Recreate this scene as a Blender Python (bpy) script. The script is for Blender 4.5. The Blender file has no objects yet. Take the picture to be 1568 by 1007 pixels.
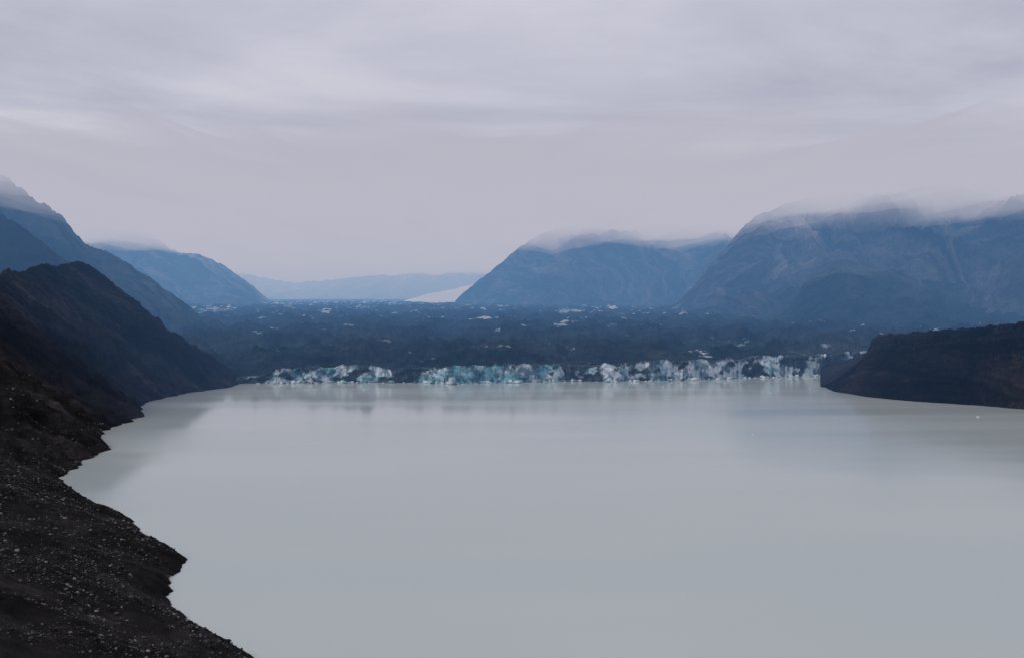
import bpy, math, random
import numpy as np
from mathutils import Vector
random.seed(3); rng=np.random.RandomState(7)
scn=bpy.context.scene
scn.view_settings.view_transform='Standard'
scn.view_settings.look='None'

# ---------------------------------------------------------------- noise
_perm=np.random.RandomState(11).permutation(4096)
_ang=np.random.RandomState(12).rand(4096)*2*np.pi
_gx=np.cos(_ang); _gy=np.sin(_ang)
def pn(x,y,seed=0):
    x=np.asarray(x,float); y=np.asarray(y,float)
    x,y=np.broadcast_arrays(x,y)
    xi=np.floor(x).astype(int); yi=np.floor(y).astype(int)
    xf=x-xi; yf=y-yi
    def g(a,b):
        h=_perm[(_perm[(a+seed*131)&4095]+b)&4095]
        return h
    def d(a,b,dx,dy):
        h=g(a,b); return _gx[h]*dx+_gy[h]*dy
    u=xf*xf*xf*(xf*(xf*6-15)+10); v=yf*yf*yf*(yf*(yf*6-15)+10)
    n00=d(xi,yi,xf,yf); n10=d(xi+1,yi,xf-1,yf)
    n01=d(xi,yi+1,xf,yf-1); n11=d(xi+1,yi+1,xf-1,yf-1)
    return ((n00*(1-u)+n10*u)*(1-v)+(n01*(1-u)+n11*u)*v)*1.5
def fbm(x,y,o=4,seed=0,gain=.5):
    s=0;a=1
    for i in range(o):
        s=s+a*pn(x*2**i,y*2**i,seed+i); a*=gain
    return s
def ridged(x,y,o=4,seed=0,gain=.5):
    s=0;a=1;t=0
    for i in range(o):
        s=s+a*(1-2*np.abs(pn(x*2**i,y*2**i,seed+i))); t+=a; a*=gain
    return s/t
def sstep(a,b,x):
    t=np.clip((x-a)/(b-a),0,1); return t*t*(3-2*t)

# ---------------------------------------------------------------- survey helper: sights taken from the lookout
H=100.0; F=1524.0
def site(b,e,d):
    """bearing units, elevation units, distance up-valley -> world metres"""
    return ((b-784)/F*d, d, H+(455-e)/F*d)

# ---------------------------------------------------------------- mesh helpers
def grid_mesh(name,X,Y,Z,mat,U=None,V=None,attrs=None,smooth=True):
    n,m=X.shape
    co=np.stack([X,Y,Z],-1).reshape(-1,3)
    i=np.arange(n-1)[:,None]*m+np.arange(m-1)[None,:]
    f=np.stack([i,i+1,i+m+1,i+m],-1).reshape(-1,4)
    me=bpy.data.meshes.new(name)
    me.vertices.add(len(co)); me.vertices.foreach_set('co',co.ravel())
    me.loops.add(len(f)*4); me.loops.foreach_set('vertex_index',f.ravel())
    me.polygons.add(len(f)); me.polygons.foreach_set('loop_start',np.arange(len(f))*4)
    me.update(calc_edges=True)
    if U is not None:
        uv=me.uv_layers.new(name='UVMap')
        uvc=np.stack([U.ravel()[f.ravel()],V.ravel()[f.ravel()]],-1)
        uv.data.foreach_set('uv',uvc.ravel())
    if attrs:
        for k,a in attrs.items():
            at=me.attributes.new(k,'FLOAT','POINT'); at.data.foreach_set('value',a.ravel().astype(np.float32))
    me.polygons.foreach_set('use_smooth',np.full(len(f),smooth))
    me.materials.append(mat); me.validate()
    ob=bpy.data.objects.new(name,me); scn.collection.objects.link(ob)
    return ob
def herm(pts,t):
    pts=np.array(pts,float); n=len(pts)
    x=t*(n-1); i=np.clip(np.floor(x).astype(int),0,n-2); f=(x-i)[:,None]
    tan=np.gradient(pts,axis=0)
    a=pts[i];b=pts[i+1];ta=tan[i]*.8;tb=tan[i+1]*.8
    return (2*f**3-3*f**2+1)*a+(f**3-2*f**2+f)*ta+(-2*f**3+3*f**2)*b+(f**3-f**2)*tb

# ---------------------------------------------------------------- material helpers
def newmat(name):
    m=bpy.data.materials.new(name); m.use_nodes=True
    nt=m.node_tree; nt.nodes.clear()
    return m,nt
def N(nt,t,**kw):
    n=nt.nodes.new(t)
    for k,v in kw.items(): setattr(n,k,v)
    return n
def noise(nt,vec,scale,detail=6,rough=.6,dist=0):
    n=N(nt,'ShaderNodeTexNoise'); n.inputs['Scale'].default_value=scale
    n.inputs['Detail'].default_value=detail; n.inputs['Roughness'].default_value=rough
    n.inputs['Distortion'].default_value=dist
    nt.links.new(vec,n.inputs['Vector']); return n.outputs['Fac']
def mapping(nt,vec,scale):
    n=N(nt,'ShaderNodeMapping'); n.inputs['Scale'].default_value=scale
    nt.links.new(vec,n.inputs['Vector']); return n.outputs[0]
def ramp(nt,fac,stops):
    n=N(nt,'ShaderNodeValToRGB'); e=n.color_ramp.elements
    while len(e)<len(stops): e.new(.5)
    for k,(p,c) in enumerate(stops):
        e[k].position=p; e[k].color=(c[0],c[1],c[2],1) if hasattr(c,'__len__') else (c,c,c,1)
    nt.links.new(fac,n.inputs[0]); return n.outputs[0]
def mix(nt,f,a,b,bt='MIX'):
    n=N(nt,'ShaderNodeMix',data_type='RGBA',blend_type=bt)
    for s,v in ((n.inputs[0],f),(n.inputs[6],a),(n.inputs[7],b)):
        if hasattr(v,'links'): nt.links.new(v,s)
        elif hasattr(v,'__len__'): s.default_value=(v[0],v[1],v[2],1)
        else: s.default_value=v
    return n.outputs[2]
def math_(nt,op,a,b=None):
    n=N(nt,'ShaderNodeMath',operation=op)
    for s,v in ((n.inputs[0],a),(n.inputs[1],b)):
        if v is None: continue
        if hasattr(v,'links'): nt.links.new(v,s)
        else: s.default_value=v
    return n.outputs[0]
def finish(nt,col,rough=.9,bump=None,bd=1.0,bs=.6,spec=.2):
    p=N(nt,'ShaderNodeBsdfPrincipled'); o=N(nt,'ShaderNodeOutputMaterial')
    nt.links.new(col,p.inputs['Base Color']); p.inputs['Roughness'].default_value=rough
    p.inputs['Specular IOR Level'].default_value=spec
    if bump is not None:
        b=N(nt,'ShaderNodeBump'); b.inputs['Strength'].default_value=bs; b.inputs['Distance'].default_value=bd
        nt.links.new(bump,b.inputs['Height']); nt.links.new(b.outputs[0],p.inputs['Normal'])
    nt.links.new(p.outputs[0],o.inputs[0]); return p

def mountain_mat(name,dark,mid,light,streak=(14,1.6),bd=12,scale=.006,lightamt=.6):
    m,nt=newmat(name); tc=N(nt,'ShaderNodeTexCoord'); obj=tc.outputs['Object']
    uv=N(nt,'ShaderNodeUVMap',uv_map='UVMap').outputs[0]
    su=N(nt,'ShaderNodeSeparateXYZ'); nt.links.new(uv,su.inputs[0])
    n1=noise(nt,obj,scale,8,.62)
    n2=noise(nt,obj,scale*7,6,.68)
    st=noise(nt,mapping(nt,uv,(streak[0],streak[1],1)),1,7,.6,.5)
    st2=noise(nt,mapping(nt,uv,(streak[0]*.3,streak[1]*1.2,1)),1,5,.6,.6)
    a=mix(nt,ramp(nt,n1,[(.38,0),(.6,1)]),dark,mid)
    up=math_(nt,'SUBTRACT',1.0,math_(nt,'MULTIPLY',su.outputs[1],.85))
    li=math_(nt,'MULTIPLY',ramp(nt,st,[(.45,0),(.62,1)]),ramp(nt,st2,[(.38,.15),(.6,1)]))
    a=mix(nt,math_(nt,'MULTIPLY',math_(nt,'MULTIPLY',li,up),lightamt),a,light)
    a=mix(nt,.55,a,ramp(nt,n2,[(.3,.35),(.7,1.6)]),'MULTIPLY')
    h=math_(nt,'ADD',math_(nt,'MULTIPLY',st,1.5),math_(nt,'ADD',n1,math_(nt,'MULTIPLY',n2,.5)))
    finish(nt,a,.95,h,bd,.75,spec=.05); return m
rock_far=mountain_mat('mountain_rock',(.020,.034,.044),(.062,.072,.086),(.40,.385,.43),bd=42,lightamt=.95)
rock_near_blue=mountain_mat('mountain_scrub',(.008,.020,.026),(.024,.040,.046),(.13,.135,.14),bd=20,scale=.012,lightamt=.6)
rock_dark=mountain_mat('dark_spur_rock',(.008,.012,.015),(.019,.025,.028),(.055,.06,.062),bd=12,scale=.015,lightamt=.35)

def moraine_mat(name,dark,brown,light,speck=.55,streak=(60,1.5),lo=.45,hi=1.9):
    m,nt=newmat(name); tc=N(nt,'ShaderNodeTexCoord'); obj=tc.outputs['Object']
    uv=N(nt,'ShaderNodeUVMap',uv_map='UVMap').outputs[0]
    n1=noise(nt,obj,.012,6,.6); n2=noise(nt,obj,.15,8,.7)
    n3=noise(nt,obj,1.6,6,.75)
    st=noise(nt,mapping(nt,uv,(streak[0],streak[1],1)),1,7,.62,.5)
    a=mix(nt,ramp(nt,n1,[(.38,0),(.62,1)]),dark,brown)
    a=mix(nt,.8,a,ramp(nt,n2,[(.3,.3),(.7,1.7)]),'MULTIPLY')
    a=mix(nt,.8,a,ramp(nt,st,[(.35,lo),(.5,.9),(.65,hi)]),'MULTIPLY')
    sp=ramp(nt,n3,[(.60,0),(.68,1)])
    pat=ramp(nt,n2,[(.42,0),(.58,1)])
    a=mix(nt,math_(nt,'MULTIPLY',math_(nt,'MULTIPLY',sp,pat),speck),a,light)
    h=math_(nt,'ADD',math_(nt,'MULTIPLY',n2,2.0),math_(nt,'MULTIPLY',n3,.5))
    h=math_(nt,'ADD',h,math_(nt,'MULTIPLY',st,1.5))
    finish(nt,a,.95,h,2.5,.9,spec=.05); return m
moraine=moraine_mat('moraine_gravel',(.010,.0095,.0105),(.026,.0235,.024),(.12,.115,.115),streak=(45,3),hi=2.4)
moraine_r=moraine_mat('moraine_gravel_brown',(.008,.007,.0075),(.028,.0205,.018),(.08,.06,.045),speck=.35,streak=(45,1.0),lo=.25,hi=2.8)

# ---------------------------------------------------------------- ridge builder
def ridge(name,rp,fp,mat,n=500,m=170,gul=30,gf=22,skew=.12,jag=4,back=900,backz=-10,prof=1.2,footdrop=12,seed=1,blen=.35,fine=.5):
    t=np.linspace(0,1,n)
    R=herm([site(*p) for p in rp],t); Ft=herm([site(*p) for p in fp],t)
    Ft[:,2]-=footdrop
    seg=np.r_[0,np.cumsum(np.linalg.norm(np.diff(R[:,:2],axis=0),axis=1))]; s=seg/1000.
    mb=int(m*blen); v=np.r_[-np.linspace(1,0,mb,endpoint=False),np.linspace(0,1,m)]
    T,Vv=np.meshgrid(np.arange(n),v,indexing='ij')
    S=s[:,None]+0*Vv
    vf=np.clip(Vv,0,1)
    vb=np.clip(-Vv,0,1)
    X=R[:,0][:,None]*(1-vf)+Ft[:,0][:,None]*vf
    Y=R[:,1][:,None]*(1-vf)+Ft[:,1][:,None]*vf+vb*back
    X=X+vb*back*(R[:,0]/R[:,1])[:,None]
    zr=R[:,2][:,None]; zf=Ft[:,2][:,None]
    Z=zf+(zr-zf)*(1-vf)**prof
    Z=np.where(Vv<0,zr+(backz-zr)*vb,Z)
    hgt=np.clip((zr-zf)/ (np.max(zr-zf)),0.05,1)
    warp=fbm(S*2.5,Vv*2.5,4,seed+40)*.14
    ss=(S+skew*Vv+warp)
    g=ridged(ss*gf/4,Vv*.8+S,2,seed)*1.0+ridged(ss*gf,Vv*2.0+S*2,5,seed+9,.55)*fine-.7
    env=np.where(Vv<0,vb*.6,np.sin(np.pi*np.clip(vf,0,1)**.75)**.7)
    Z=Z+g*gul*env*hgt
    Y=Y-g*gul*.7*env*hgt
    Z=Z+fbm(X/60,Y/60,5,seed+20,.55)*jag*(.35+.65*hgt)
    Z=Z+fbm(S*gf*1.5,Vv*0,5,seed+30,.6)*jag*1.2*hgt*np.exp(-np.abs(Vv)*12)
    return grid_mesh(name,X,Y,Z,mat,U=ss,V=np.abs(Vv))

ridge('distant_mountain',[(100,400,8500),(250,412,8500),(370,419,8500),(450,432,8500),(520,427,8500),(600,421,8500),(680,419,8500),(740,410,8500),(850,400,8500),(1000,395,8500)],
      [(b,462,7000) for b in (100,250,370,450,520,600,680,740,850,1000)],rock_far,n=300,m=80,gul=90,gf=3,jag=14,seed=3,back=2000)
bl=[(0,290),(60,298),(120,312),(165,328),(200,345),(240,366),(272,386),(305,390),(340,405),(372,426),(400,450),(425,470)]
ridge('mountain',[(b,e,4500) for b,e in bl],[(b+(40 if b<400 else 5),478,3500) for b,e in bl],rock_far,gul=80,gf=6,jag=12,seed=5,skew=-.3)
ridge('mountain',[(-420,220,2600),(-250,230,2500),(-100,245,2450),(0,268,2400),(40,296,2350),(78,318,2300),(130,370,2200),(165,386,2170),(190,400,2150),(230,425,2100),(270,455,2050),(335,508,1950),(385,565,1850)],
      [(-600,560,1450),(-350,560,1450),(-160,560,1500),(-50,560,1500),(50,560,1500),(100,560,1500),(180,560,1500),(210,562,1500),(240,565,1500),(280,565,1500),(320,568,1500),(360,570,1550),(390,572,1700)],
      rock_near_blue,n=700,gul=48,gf=9,jag=8,seed=8,skew=-.25)
ridge('mountain_spur',[(-400,200,1950),(-250,245,1900),(-100,290,1850),(0,326,1800),(50,360,1750),(110,404,1700),(160,445,1650),(220,500,1600)],
      [(-400,560,1300),(-250,560,1300),(-100,560,1330),(0,560,1350),(50,560,1370),(110,562,1400),(160,562,1420),(220,565,1450)],
      rock_dark,gul=30,gf=12,jag=6,seed=14,skew=-.15)
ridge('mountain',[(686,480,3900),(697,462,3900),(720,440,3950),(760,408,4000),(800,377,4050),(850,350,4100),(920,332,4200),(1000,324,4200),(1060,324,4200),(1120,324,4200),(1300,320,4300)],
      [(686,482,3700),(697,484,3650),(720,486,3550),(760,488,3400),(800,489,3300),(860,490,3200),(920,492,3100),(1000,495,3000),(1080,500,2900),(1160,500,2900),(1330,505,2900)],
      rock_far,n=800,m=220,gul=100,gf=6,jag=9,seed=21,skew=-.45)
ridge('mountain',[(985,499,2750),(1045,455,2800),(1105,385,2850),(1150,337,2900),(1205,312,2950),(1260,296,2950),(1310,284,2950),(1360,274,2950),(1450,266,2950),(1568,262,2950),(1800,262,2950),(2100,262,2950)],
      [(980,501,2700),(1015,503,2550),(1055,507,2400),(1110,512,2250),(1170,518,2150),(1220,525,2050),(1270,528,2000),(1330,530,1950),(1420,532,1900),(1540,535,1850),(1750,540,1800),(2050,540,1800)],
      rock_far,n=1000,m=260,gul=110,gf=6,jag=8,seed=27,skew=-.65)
ridge('mountain_spur',[(1140,527,2100),(1190,485,2200),(1245,424,2250),(1300,405,2300),(1380,416,2300),(1450,425,2300),(1568,428,2300),(1800,425,2300),(2100,425,2300)],
      [(1150,530,1950),(1190,532,1850),(1235,534,1800),(1300,536,1750),(1380,540,1650),(1450,545,1600),(1568,550,1500),(1800,560,1400),(2100,560,1400)],
      rock_near_blue,n=800,m=200,gul=42,gf=9,jag=6,seed=33,skew=-.3)
ridge('moraine_bank',[(1256,594,1112),(1285,576,1118),(1312,556,1118),(1328,538,1115),(1336,520,1110),(1352,513,1100),(1380,511,1080),(1440,504,1050),(1500,501,1020),(1568,494,1000),(1750,460,960),(1950,430,900)],
      [(1262,592,1108),(1268,597,1073),(1280,600,1050),(1295,602,1036),(1320,606,1005),(1345,609,985),(1375,612,968),(1440,617,940),(1500,621,918),(1568,627,886),(1750,645,802),(1950,665,725)],
      moraine_r,n=1300,m=220,gul=24,gf=50,jag=3.2,seed=41,skew=-.02,prof=.85,footdrop=3,back=260,backz=20,blen=.4,fine=.9)

# ---------------------------------------------------------------- left moraine wall + gravel shore
shore=[(-300,-200),(60,150),(120,60),(180,-20),(230,-52),(276,-72),(288,-86),(321,-111),(331,-114),(340,-113),(367,-125),(381,-128),(404,-144),(455,-180),(513,-232),(560,-252),(593,-259),(668,-268),(700,-290),(743,-306),(837,-309),(880,-330),(952,-349),(1010,-343),(1051,-337),(1104,-313),(1163,-315),(1300,-330),(1700,-450)]
sy,sx=zip(*sorted(shore))
cr=[(0,260,80),(450,260,80),(520,230,85),(600,200,95),(700,165,102),(900,128,115),(980,133,128),(1060,150,136),(1100,160,138),(1130,140,112),(1160,118,76),(1190,85,36),(1215,50,13),(1300,40,6),(1700,40,6)]
cy,ct,cz=zip(*cr)
def HL(X,Y):
    xs=np.interp(Y,sy,sx)+fbm(Y/30,Y*0,5,61,.6)*5
    t=xs-X
    tc=np.interp(Y,cy,ct); zc=np.interp(Y,cy,cz)
    far=sstep(470,620,Y)
    u=t/tc
    uc=np.clip(u,0,1)
    p=uc**.8*(1-far)+uc**1.05*far
    over=np.clip(u-1,0,4)
    p=p+np.where(u>1,(.3*over)*(1-far)-far*(.55*over),0); p=np.where(u>1,np.maximum(p,.12),p)
    z=zc*p
    z=np.where(t<0,t*.5,z)
    env=np.sin(np.pi*np.clip(u*.9,0,1))**.6
    Yw=Y+t*.35+fbm(Y/90,t/70,3,70)*22
    g=ridged(Yw/95,t/260,2,71)*.7+ridged(Yw/30,t/110,4,73,.55)*.6-.55
    z=z+g*env*(2.5+17*far)
    z=z+fbm(X/14,Y/14,5,75,.55)*np.clip(t/10,0,1)*(1.2+1.2*far)
    z=z+fbm(X/3.2,Y/3.2,3,78,.6)*.35*np.clip(t/3+.3,0,1)
    return z
ny,nx=860,360
yy=np.exp(np.linspace(np.log(150),np.log(1400),ny))
tt=np.r_[np.linspace(-30,0,30,endpoint=False),np.linspace(0,1,nx-30)**1.5*520]
Yg,Tg=np.meshgrid(yy,tt,indexing='ij')
Xg=np.interp(Yg,sy,sx)-Tg
grid_mesh('moraine_slope',Xg,Yg,HL(Xg,Yg),moraine,U=(Yg+Tg*.35+fbm(Yg/90,Tg/70,3,70)*22)/1000,V=Tg/200)
aa=np.linspace(0,2*np.pi,200); rr=np.linspace(0,260,120)
A,Rr=np.meshgrid(aa,rr,indexing='ij')
Xh=Rr*np.cos(A); Yh=Rr*np.sin(A)
grid_mesh('lookout_hill',Xh,Yh,96.5-.55*Rr+fbm(Xh/20,Yh/20,4,90)*2*np.clip(Rr/20,0,1),moraine,U=A*.2,V=Rr/200)

# ---------------------------------------------------------------- stones
def stones(name,cx,cy_,cz_,size,mat,flat=.7,seed=0,val=None,tall=None):
    phi=(1+5**.5)/2
    V=np.array([(-1,phi,0),(1,phi,0),(-1,-phi,0),(1,-phi,0),(0,-1,phi),(0,1,phi),(0,-1,-phi),(0,1,-phi),(phi,0,-1),(phi,0,1),(-phi,0,-1),(-phi,0,1)])/1.9
    Fc=np.array([(0,11,5),(0,5,1),(0,1,7),(0,7,10),(0,10,11),(1,5,9),(5,11,4),(11,10,2),(10,7,6),(7,1,8),(3,9,4),(3,4,2),(3,2,6),(3,6,8),(3,8,9),(4,9,5),(2,4,11),(6,2,10),(8,6,7),(9,8,1)])
    r=np.random.RandomState(seed); k=len(cx)
    P=V[None]*(1+r.uniform(-.3,.3,(k,12,3)))
    sc=r.uniform(.6,1.3,(k,3)); sc[:,2]*=flat if tall is None else tall
    P=P*sc[:,None,:]*size[:,None,None]
    a=r.rand(k)*6.28; c=np.cos(a)[:,None]; s=np.sin(a)[:,None]
    x=P[...,0]*c-P[...,1]*s; y=P[...,0]*s+P[...,1]*c
    co=np.stack([x+cx[:,None],y+cy_[:,None],P[...,2]+cz_[:,None]],-1).reshape(-1,3)
    f=(Fc[None]+12*np.arange(k)[:,None,None]).reshape(-1,3)
    me=bpy.data.meshes.new(name)
    me.vertices.add(len(co)); me.vertices.foreach_set('co',co.ravel())
    me.loops.add(len(f)*3); me.loops.foreach_set('vertex_index',f.ravel())
    me.polygons.add(len(f)); me.polygons.foreach_set('loop_start',np.arange(len(f))*3)
    me.update(calc_edges=True)
    at=me.attributes.new('tone','FLOAT','POINT')
    vv=r.rand(k) if val is None else val
    at.data.foreach_set('value',np.repeat(vv,12).astype(np.float32))
    me.materials.append(mat); me.validate()
    ob=bpy.data.objects.new(name,me); scn.collection.objects.link(ob); return ob
def tone_mat(name,stops,rough=.9):
    m,nt=newmat(name); at=N(nt,'ShaderNodeAttribute',attribute_name='tone')
    tc=N(nt,'ShaderNodeTexCoord')
    c=ramp(nt,at.outputs['Fac'],stops)
    c=mix(nt,.5,c,ramp(nt,noise(nt,tc.outputs['Object'],2.0,4,.6),[(.3,.5),(.7,1.4)]),'MULTIPLY')
    finish(nt,c,rough); return m
stone_m=tone_mat('loose_stone',[(0,(.008,.008,.008)),(.5,(.035,.033,.033)),(.8,(.10,.096,.094)),(1,(.26,.25,.24))])
k=90000
Ys=np.exp(rng.uniform(np.log(215),np.log(760),k)); ts=rng.rand(k)**1.1*150
Xs=np.interp(Ys,sy,sx)-ts
keep=fbm(Xs/22,Ys/22,4,95)+rng.uniform(-.5,.5,k)-.25*sstep(430,620,Ys)>-.05
Xs,Ys=Xs[keep],Ys[keep]
sz=.07+.12*rng.rand(len(Xs))+.4*rng.rand(len(Xs))**14
sz*=1+Ys/1000
stones('scattered_stones',Xs,Ys,HL(Xs,Ys)+sz*.2,sz,stone_m,seed=4)

# ---------------------------------------------------------------- glacier
fb=[300,375,430,600,700,860,950,1050,1120,1300,1420,1700]; fe=[588,586,585,584,586,582,583,581,578,573,571,568]
hb=[300,375,400,420,560,600,640,700,760,860,930,1000,1100,1160,1230,1310,1420,1700]; hz=[6,7,10,16,19,16,15,19,22,18,19,23,22,27,25,28,28,30]
def front(b):  return 152400/(np.interp(b,fb,fe)-455)+fbm(b/45,b*0,3,300)*9
def gz(b,X,Y):
    yf=front(b); f0=np.interp(b,hb,hz)+fbm(X/25,X*0,4,101)*2
    base=np.interp(Y,[1150,1500,2000,3000,4500,6500,10000],[19,28,38,58,72,80,90])
    w=np.exp(-np.clip(Y-yf,0,1e9)/110)
    d=np.clip((Y-yf)/60,0,1)
    hum=(ridged(X/230+.3*fbm(X/90,Y/90,2,5),Y/150,3,103,.5)-.4)*36
    hum=hum+(ridged(X/60,Y/48,4,107,.55)-.3)*11
    far=np.clip(1.15-(Y-1500)/4500,.35,1)
    return base*(1-w)+f0*w+hum*(.1+.9*d)*far+fbm(X/9,Y/9,3,109,.6)*1.2
bb=np.linspace(280,1700,1000); q=np.linspace(0,1,560)**1.05
B,Q=np.meshgrid(bb,q,indexing='ij')
yf=front(B); Yg=yf*(9500/yf)**Q
Xg=(B-784)/F*Yg
Zg=gz(B,Xg,Yg)
m_gl,nt=newmat('debris_covered_ice'); tc=N(nt,'ShaderNodeTexCoord'); obj=tc.outputs['Object']
n1=noise(nt,obj,.012,8,.65); n2=noise(nt,obj,.12,6,.7)
a=mix(nt,ramp(nt,n1,[(.38,0),(.62,1)]),(.008,.015,.019),(.034,.046,.053))
a=mix(nt,.8,a,ramp(nt,n2,[(.3,.3),(.7,1.8)]),'MULTIPLY')
ni=noise(nt,mapping(nt,obj,(.014,.022,.04)),1,6,.64)
big=noise(nt,mapping(nt,obj,(.0022,.0022,0)),1,3,.55)
geo=N(nt,'ShaderNodeNewGeometry'); sep=N(nt,'ShaderNodeSeparateXYZ'); nt.links.new(geo.outputs['Position'],sep.inputs[0])
mr=N(nt,'ShaderNodeMapRange'); nt.links.new(sep.outputs[1],mr.inputs[0])
for kx,vx in ((1,1300),(2,3800),(3,-.022),(4,.085)): mr.inputs[kx].default_value=vx
ni2=math_(nt,'ADD',ni,mr.outputs[0])
msk=math_(nt,'MULTIPLY',ramp(nt,ni2,[(.62,0),(.66,1)]),ramp(nt,big,[(.38,0),(.5,1)]))
tintn=noise(nt,obj,.02,3,.5)
a=mix(nt,msk,a,mix(nt,ramp(nt,tintn,[(.45,0),(.6,1)]),(.36,.48,.54),(.66,.71,.75)))
finish(nt,a,.9,math_(nt,'ADD',n1,math_(nt,'MULTIPLY',n2,.35)),12,.9,spec=.05)
grid_mesh('glacier',Xg,Yg,Zg,m_gl)

# ice cliff (calving face)
nb,nv=2600,44
b1=np.linspace(362,1420,nb); v1=np.r_[np.linspace(-.25,0,6,endpoint=False),np.linspace(0,1,nv-6)]
B,V=np.meshgrid(b1,v1,indexing='ij')
yf=front(B); X0=(B-784)/F*yf
top=gz(B,X0,yf)
vc=np.clip(V,0,1)
fl=ridged(X0/34+fbm(X0/30,vc*1.2,2,120)*.4,vc*.5,3,121,.5)
fl2=ridged(X0/7,vc*.8,3,125,.55)
blk=np.floor(fbm(X0/34,vc*.35,2,128)*4)/4
disp=2+fl*5+fl2*.7+blk*7+vc*3
disp*=np.clip((V+.25)/.3,0,1)
topn=top+ (fl2-.4)*.5*(V>=0)+blk*1.5*(V>=-.05)
Z=topn*(1-vc)-1.5*vc
Yc=yf-disp+np.where(V<0,(-V)*24,0)
icetab=np.interp(B,[362,385,400,430,500,580,596,610,640,650,720,800,855,868,915,930,1000,1050,1100,1200,1310,1420],
                   [.1,.4,.72,.66,.68,.78,.5,.0,.0,.9,1.15,1.15,.95,.08,.1,.85,.78,.7,.7,.6,.45,.2])
nz=fbm(X0/38,vc*.9,3,131,.55); nz2=fbm(X0/15,vc*1.8,4,135,.6)
ice=sstep(.32,.58,icetab*1.0+nz*.55+nz2*.45-.12+.12*(vc-.5))
ice*=sstep(-.04,.14,vc+nz2*.14+nz*.10)
tl=np.interp(B,[362,640,660,720,800,860,930,1420],[.55,.6,.65,1.0,.9,.6,.32,.3])
teal=sstep(.35,.85,tl*.75+fbm(X0/24,vc*2.0,4,140)*.7)
sh=sstep(.15,.7,.5+fbm(X0/12,vc*1.5,4,150,.6)*.85)  # random noise tone, ice colour goes darker blue-grey where low
m_ic,nt=newmat('glacier_ice'); tc=N(nt,'ShaderNodeTexCoord'); obj=tc.outputs['Object']
def att(nm): return N(nt,'ShaderNodeAttribute',attribute_name=nm).outputs['Fac']
ai=att('ice'); ate=att('teal'); ash=att('face_tone')
n1=noise(nt,mapping(nt,obj,(.25,.25,.09)),1,6,.68); n2=noise(nt,obj,.12,6,.7)
c=mix(nt,ate,(.62,.69,.74),(.20,.43,.50))
c=mix(nt,.9,c,mix(nt,ash,(.16,.26,.32),(1,1,1)),'MULTIPLY')
c=mix(nt,ramp(nt,n1,[(.34,0),(.48,1)]),mix(nt,.9,c,(.25,.36,.42),'MULTIPLY'),c)
dk=mix(nt,ramp(nt,n2,[(.4,0),(.65,1)]),(.012,.020,.026),(.045,.065,.075))
c=mix(nt,ai,dk,c)
finish(nt,c,.6,math_(nt,'ADD',n1,n2),1.5,.6,spec=.3)
grid_mesh('ice_cliff',X0,Yc,Z,m_ic,attrs={'ice':ice,'teal':teal,'face_tone':sh},smooth=False)

ice_m=tone_mat('broken_ice',[(0,(.06,.09,.10)),(.35,(.2,.36,.4)),(.7,(.5,.6,.64)),(1,(.75,.8,.83))],.5)
k=900; bi=rng.uniform(395,1330,k); keep=rng.rand(k)<np.interp(bi,[395,640,650,860,870,925,930,1330],[.5,.35,1,1,.15,.15,.8,.5])
bi=bi[keep]; yi=front(bi)-9-rng.rand(len(bi))**2*12; szz=.5+rng.rand(len(bi))**4*4.0
stones('calved_ice_blocks',(bi-784)/F*yi,yi,szz*.25,szz,ice_m,seed=9,tall=.6)
fl_=[(1153,665,1.2),(1170,663,.6),(1497,638,1.6),(557,596,2.0),(515,617,.8),(1115,596,1.6),(1180,601,1.4),(1240,594,1.2),(1330,604,1.2),(1015,592,1.3),(470,590,1.0),(760,640,.4),(1280,640,.6),(900,603,.7)]
fy=np.array([152400/(e-455) for b,e,s in fl_]); fx=np.array([(b-784)/F for b,e,s in fl_])*fy
stones('floating_ice',fx,fy,np.full(len(fl_),.1),np.array([s for *_,s in fl_])*.9,ice_m,flat=.5,seed=15,val=np.full(len(fl_),.9))

m_sn,nt=newmat('snowy_ice'); tc=N(nt,'ShaderNodeTexCoord')
c=ramp(nt,noise(nt,tc.outputs['Object'],.006,6,.6),[(.3,(.80,.83,.85)),(.7,(.92,.93,.94))]); finish(nt,c,.7)
ridge('snowy_glacier_tongue',[(618,461,4900),(640,454,4900),(660,449,4900),(680,445,4900),(700,441,4900),(720,437,4900),(760,430,4900)],
      [(618,462,4200),(640,463,4150),(660,464,4100),(680,464,4100),(700,464,4100),(720,464,4100),(760,465,4100)],m_sn,n=120,m=50,gul=14,gf=5,jag=5,footdrop=-2,seed=50,back=500)

# ---------------------------------------------------------------- lake + valley floor
m_w,nt=newmat('silty_lake_water'); tc=N(nt,'ShaderNodeTexCoord'); obj=tc.outputs['Object']
big=noise(nt,mapping(nt,obj,(.0016,.006,1)),1,3,.5)
c=mix(nt,ramp(nt,big,[(.35,0),(.65,1)]),(.435,.49,.47),(.48,.522,.49))
r1=noise(nt,mapping(nt,obj,(.0015,.010,1)),1,3,.55)
w1=noise(nt,mapping(nt,obj,(.25,.5,1)),1,4,.6)
p=finish(nt,c,.2,w1,.05,.2,spec=.5)
p.inputs['IOR'].default_value=1.33
nt.links.new(ramp(nt,r1,[(.38,.085),(.62,.19)]),p.inputs['Roughness'])
gx,gy=np.meshgrid(np.linspace(-3000,3000,61),np.linspace(-600,1500,31),indexing='ij')
grid_mesh('lake_water',gx,gy,gx*0,m_w)
m_g,nt=newmat('valley_floor'); tc=N(nt,'ShaderNodeTexCoord')
c=ramp(nt,noise(nt,tc.outputs['Object'],.004,6,.6),[(.3,(.03,.035,.035)),(.7,(.06,.065,.065))]); finish(nt,c,.95)
gx,gy=np.meshgrid(np.linspace(-25000,25000,51),np.linspace(-10000,40000,51),indexing='ij')
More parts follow.
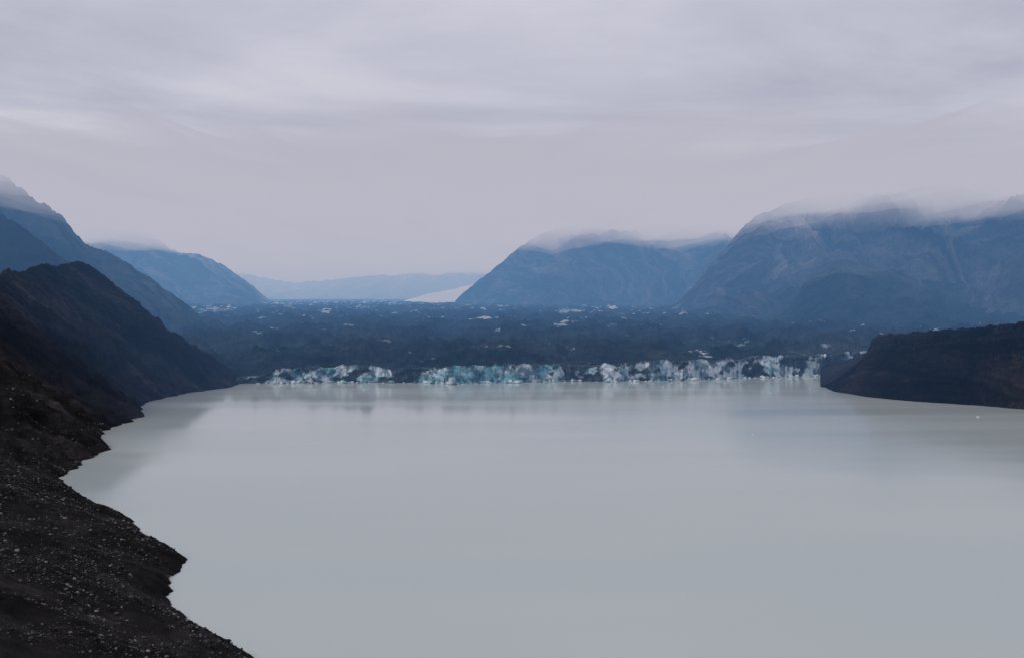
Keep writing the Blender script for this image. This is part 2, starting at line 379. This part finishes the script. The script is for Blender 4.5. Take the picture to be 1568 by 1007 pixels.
grid_mesh('ground',gx,gy,gx*0-8,m_g)

# ---------------------------------------------------------------- haze and cloud (absorbing volumes; added glow stands in for scattered light)
def vol_mat(name,sig,L):
    m,nt=newmat(name); o=N(nt,'ShaderNodeOutputMaterial')
    d=max(sig)*1.0001
    ab=N(nt,'ShaderNodeVolumeAbsorption'); ab.inputs['Density'].default_value=d
    ab.inputs['Color'].default_value=tuple(1-s/d for s in sig)+(1,)
    em=N(nt,'ShaderNodeEmission'); e=[s*l for s,l in zip(sig,L)]; k=max(e)
    em.inputs['Color'].default_value=tuple(x/k for x in e)+(1,); em.inputs['Strength'].default_value=k
    ad=N(nt,'ShaderNodeAddShader'); nt.links.new(ab.outputs[0],ad.inputs[0]); nt.links.new(em.outputs[0],ad.inputs[1])
    nt.links.new(ad.outputs[0],o.inputs['Volume']); return m
def closed_slab(name,Xa,Ya,zb,zt,mat):
    n,m=Xa.shape
    co=np.concatenate([np.stack([Xa,Ya,zb],-1).reshape(-1,3),np.stack([Xa,Ya,zt],-1).reshape(-1,3)])
    idx=np.arange(n*m).reshape(n,m); f=[]
    a,b,c,d=idx[:-1,:-1],idx[1:,:-1],idx[1:,1:],idx[:-1,1:]
    f.append(np.stack([a,d,c,b],-1).reshape(-1,4)); f.append(np.stack([a,b,c,d],-1).reshape(-1,4)+n*m)
    def side(e,rev):
        q=np.stack([e[:-1],e[1:],e[1:]+n*m,e[:-1]+n*m],-1); f.append(q[:,::-1] if rev else q)
    side(idx[:,0],False); side(idx[-1,:],False); side(idx[:,-1],True); side(idx[0,:],True)
    me=bpy.data.meshes.new(name); me.from_pydata(co.tolist(),[],np.concatenate(f).tolist()); me.materials.append(mat)
    ob=bpy.data.objects.new(name,me); scn.collection.objects.link(ob); return ob
hz_m=vol_mat('valley_haze',(.72e-4,1.55e-4,2.8e-4),(.40,.455,.56))
gx,gy=np.meshgrid(np.array([-12000.,12000.]),np.array([750.,13000.]),indexing='ij')
closed_slab('haze',gx,gy,gx*0-20,gx*0+340,hz_m)
gx,gy=np.meshgrid(np.array([-11000.,11000.]),np.array([6200.,12800.]),indexing='ij')
closed_slab('haze',gx,gy,gx*0-25,gx*0+335,vol_mat('far_mist',(3.4e-4,3.2e-4,3.2e-4),(.42,.43,.52)))
for i,(b0,sg,th,amp,L) in enumerate([(292,.0007,230,30,(.49,.485,.565)),(324,.0013,230,38,(.495,.49,.568)),(352,.0026,230,40,(.48,.475,.555)),(384,.0065,230,30,(.465,.46,.54))]):
    xa=np.linspace(-9000,9000,420); ya=np.linspace(1000+i*150,12500,300)
    gx,gy=np.meshgrid(xa,ya,indexing='ij')
    nn=fbm(gx/260,gy/1300,3,200+i*7,.5)
    zb=b0+amp*np.where(nn<0,nn*1.6,nn*.8)
    zt=zb+.5+th*np.clip((gy-ya[0])/4300,0,1)
    closed_slab('cloud',gx,gy,zb,zt,vol_mat('cloud_mist',(sg,sg,sg),L))

# ---------------------------------------------------------------- sky and light
w=bpy.data.worlds.new('World'); scn.world=w; w.use_nodes=True; nt=w.node_tree; nt.nodes.clear()
sun_el=math.radians(38); sun_rot=math.radians(250)
sky=N(nt,'ShaderNodeTexSky',sky_type='NISHITA'); sky.sun_disc=False; sky.sun_elevation=sun_el; sky.sun_rotation=sun_rot
tc=N(nt,'ShaderNodeTexCoord'); sp=N(nt,'ShaderNodeSeparateXYZ'); nt.links.new(tc.outputs['Generated'],sp.inputs[0])
zz=math_(nt,'MAXIMUM',sp.outputs[2],.06)
cb=N(nt,'ShaderNodeCombineXYZ'); nt.links.new(math_(nt,'DIVIDE',sp.outputs[0],zz),cb.inputs[0]); nt.links.new(math_(nt,'DIVIDE',sp.outputs[1],zz),cb.inputs[1])
n1=noise(nt,mapping(nt,cb.outputs[0],(.34,.42,1)),1,6,.55,.4)
cl=ramp(nt,n1,[(.32,(.40,.405,.50)),(.5,(.545,.542,.64)),(.68,(.70,.69,.78))])
vm=N(nt,'ShaderNodeVectorMath',operation='SCALE'); nt.links.new(cl,vm.inputs[0]); vm.inputs['Scale'].default_value=10
mx=mix(nt,.93,sky.outputs[0],vm.outputs[0])
bg=N(nt,'ShaderNodeBackground'); bg.inputs['Strength'].default_value=.1
nt.links.new(mx,bg.inputs[0]); wo=N(nt,'ShaderNodeOutputWorld'); nt.links.new(bg.outputs[0],wo.inputs[0])
sl=bpy.data.lights.new('sun','SUN'); sl.energy=1.15; sl.angle=math.radians(14); sl.color=(1,.98,.96)
so=bpy.data.objects.new('sun',sl); scn.collection.objects.link(so)
d=Vector((math.sin(sun_rot)*math.cos(sun_el),math.cos(sun_rot)*math.cos(sun_el),math.sin(sun_el)))
so.rotation_euler=d.to_track_quat('Z','Y').to_euler(); so.location=(0,0,500)

cam=bpy.data.cameras.new('camera'); cam.lens=35; cam.sensor_width=36; cam.shift_y=-48.5/1568
cam.clip_start=.5; cam.clip_end=80000
co=bpy.data.objects.new('camera',cam); scn.collection.objects.link(co)
co.location=(0,0,H); co.rotation_euler=(math.radians(90),0,0); scn.camera=co
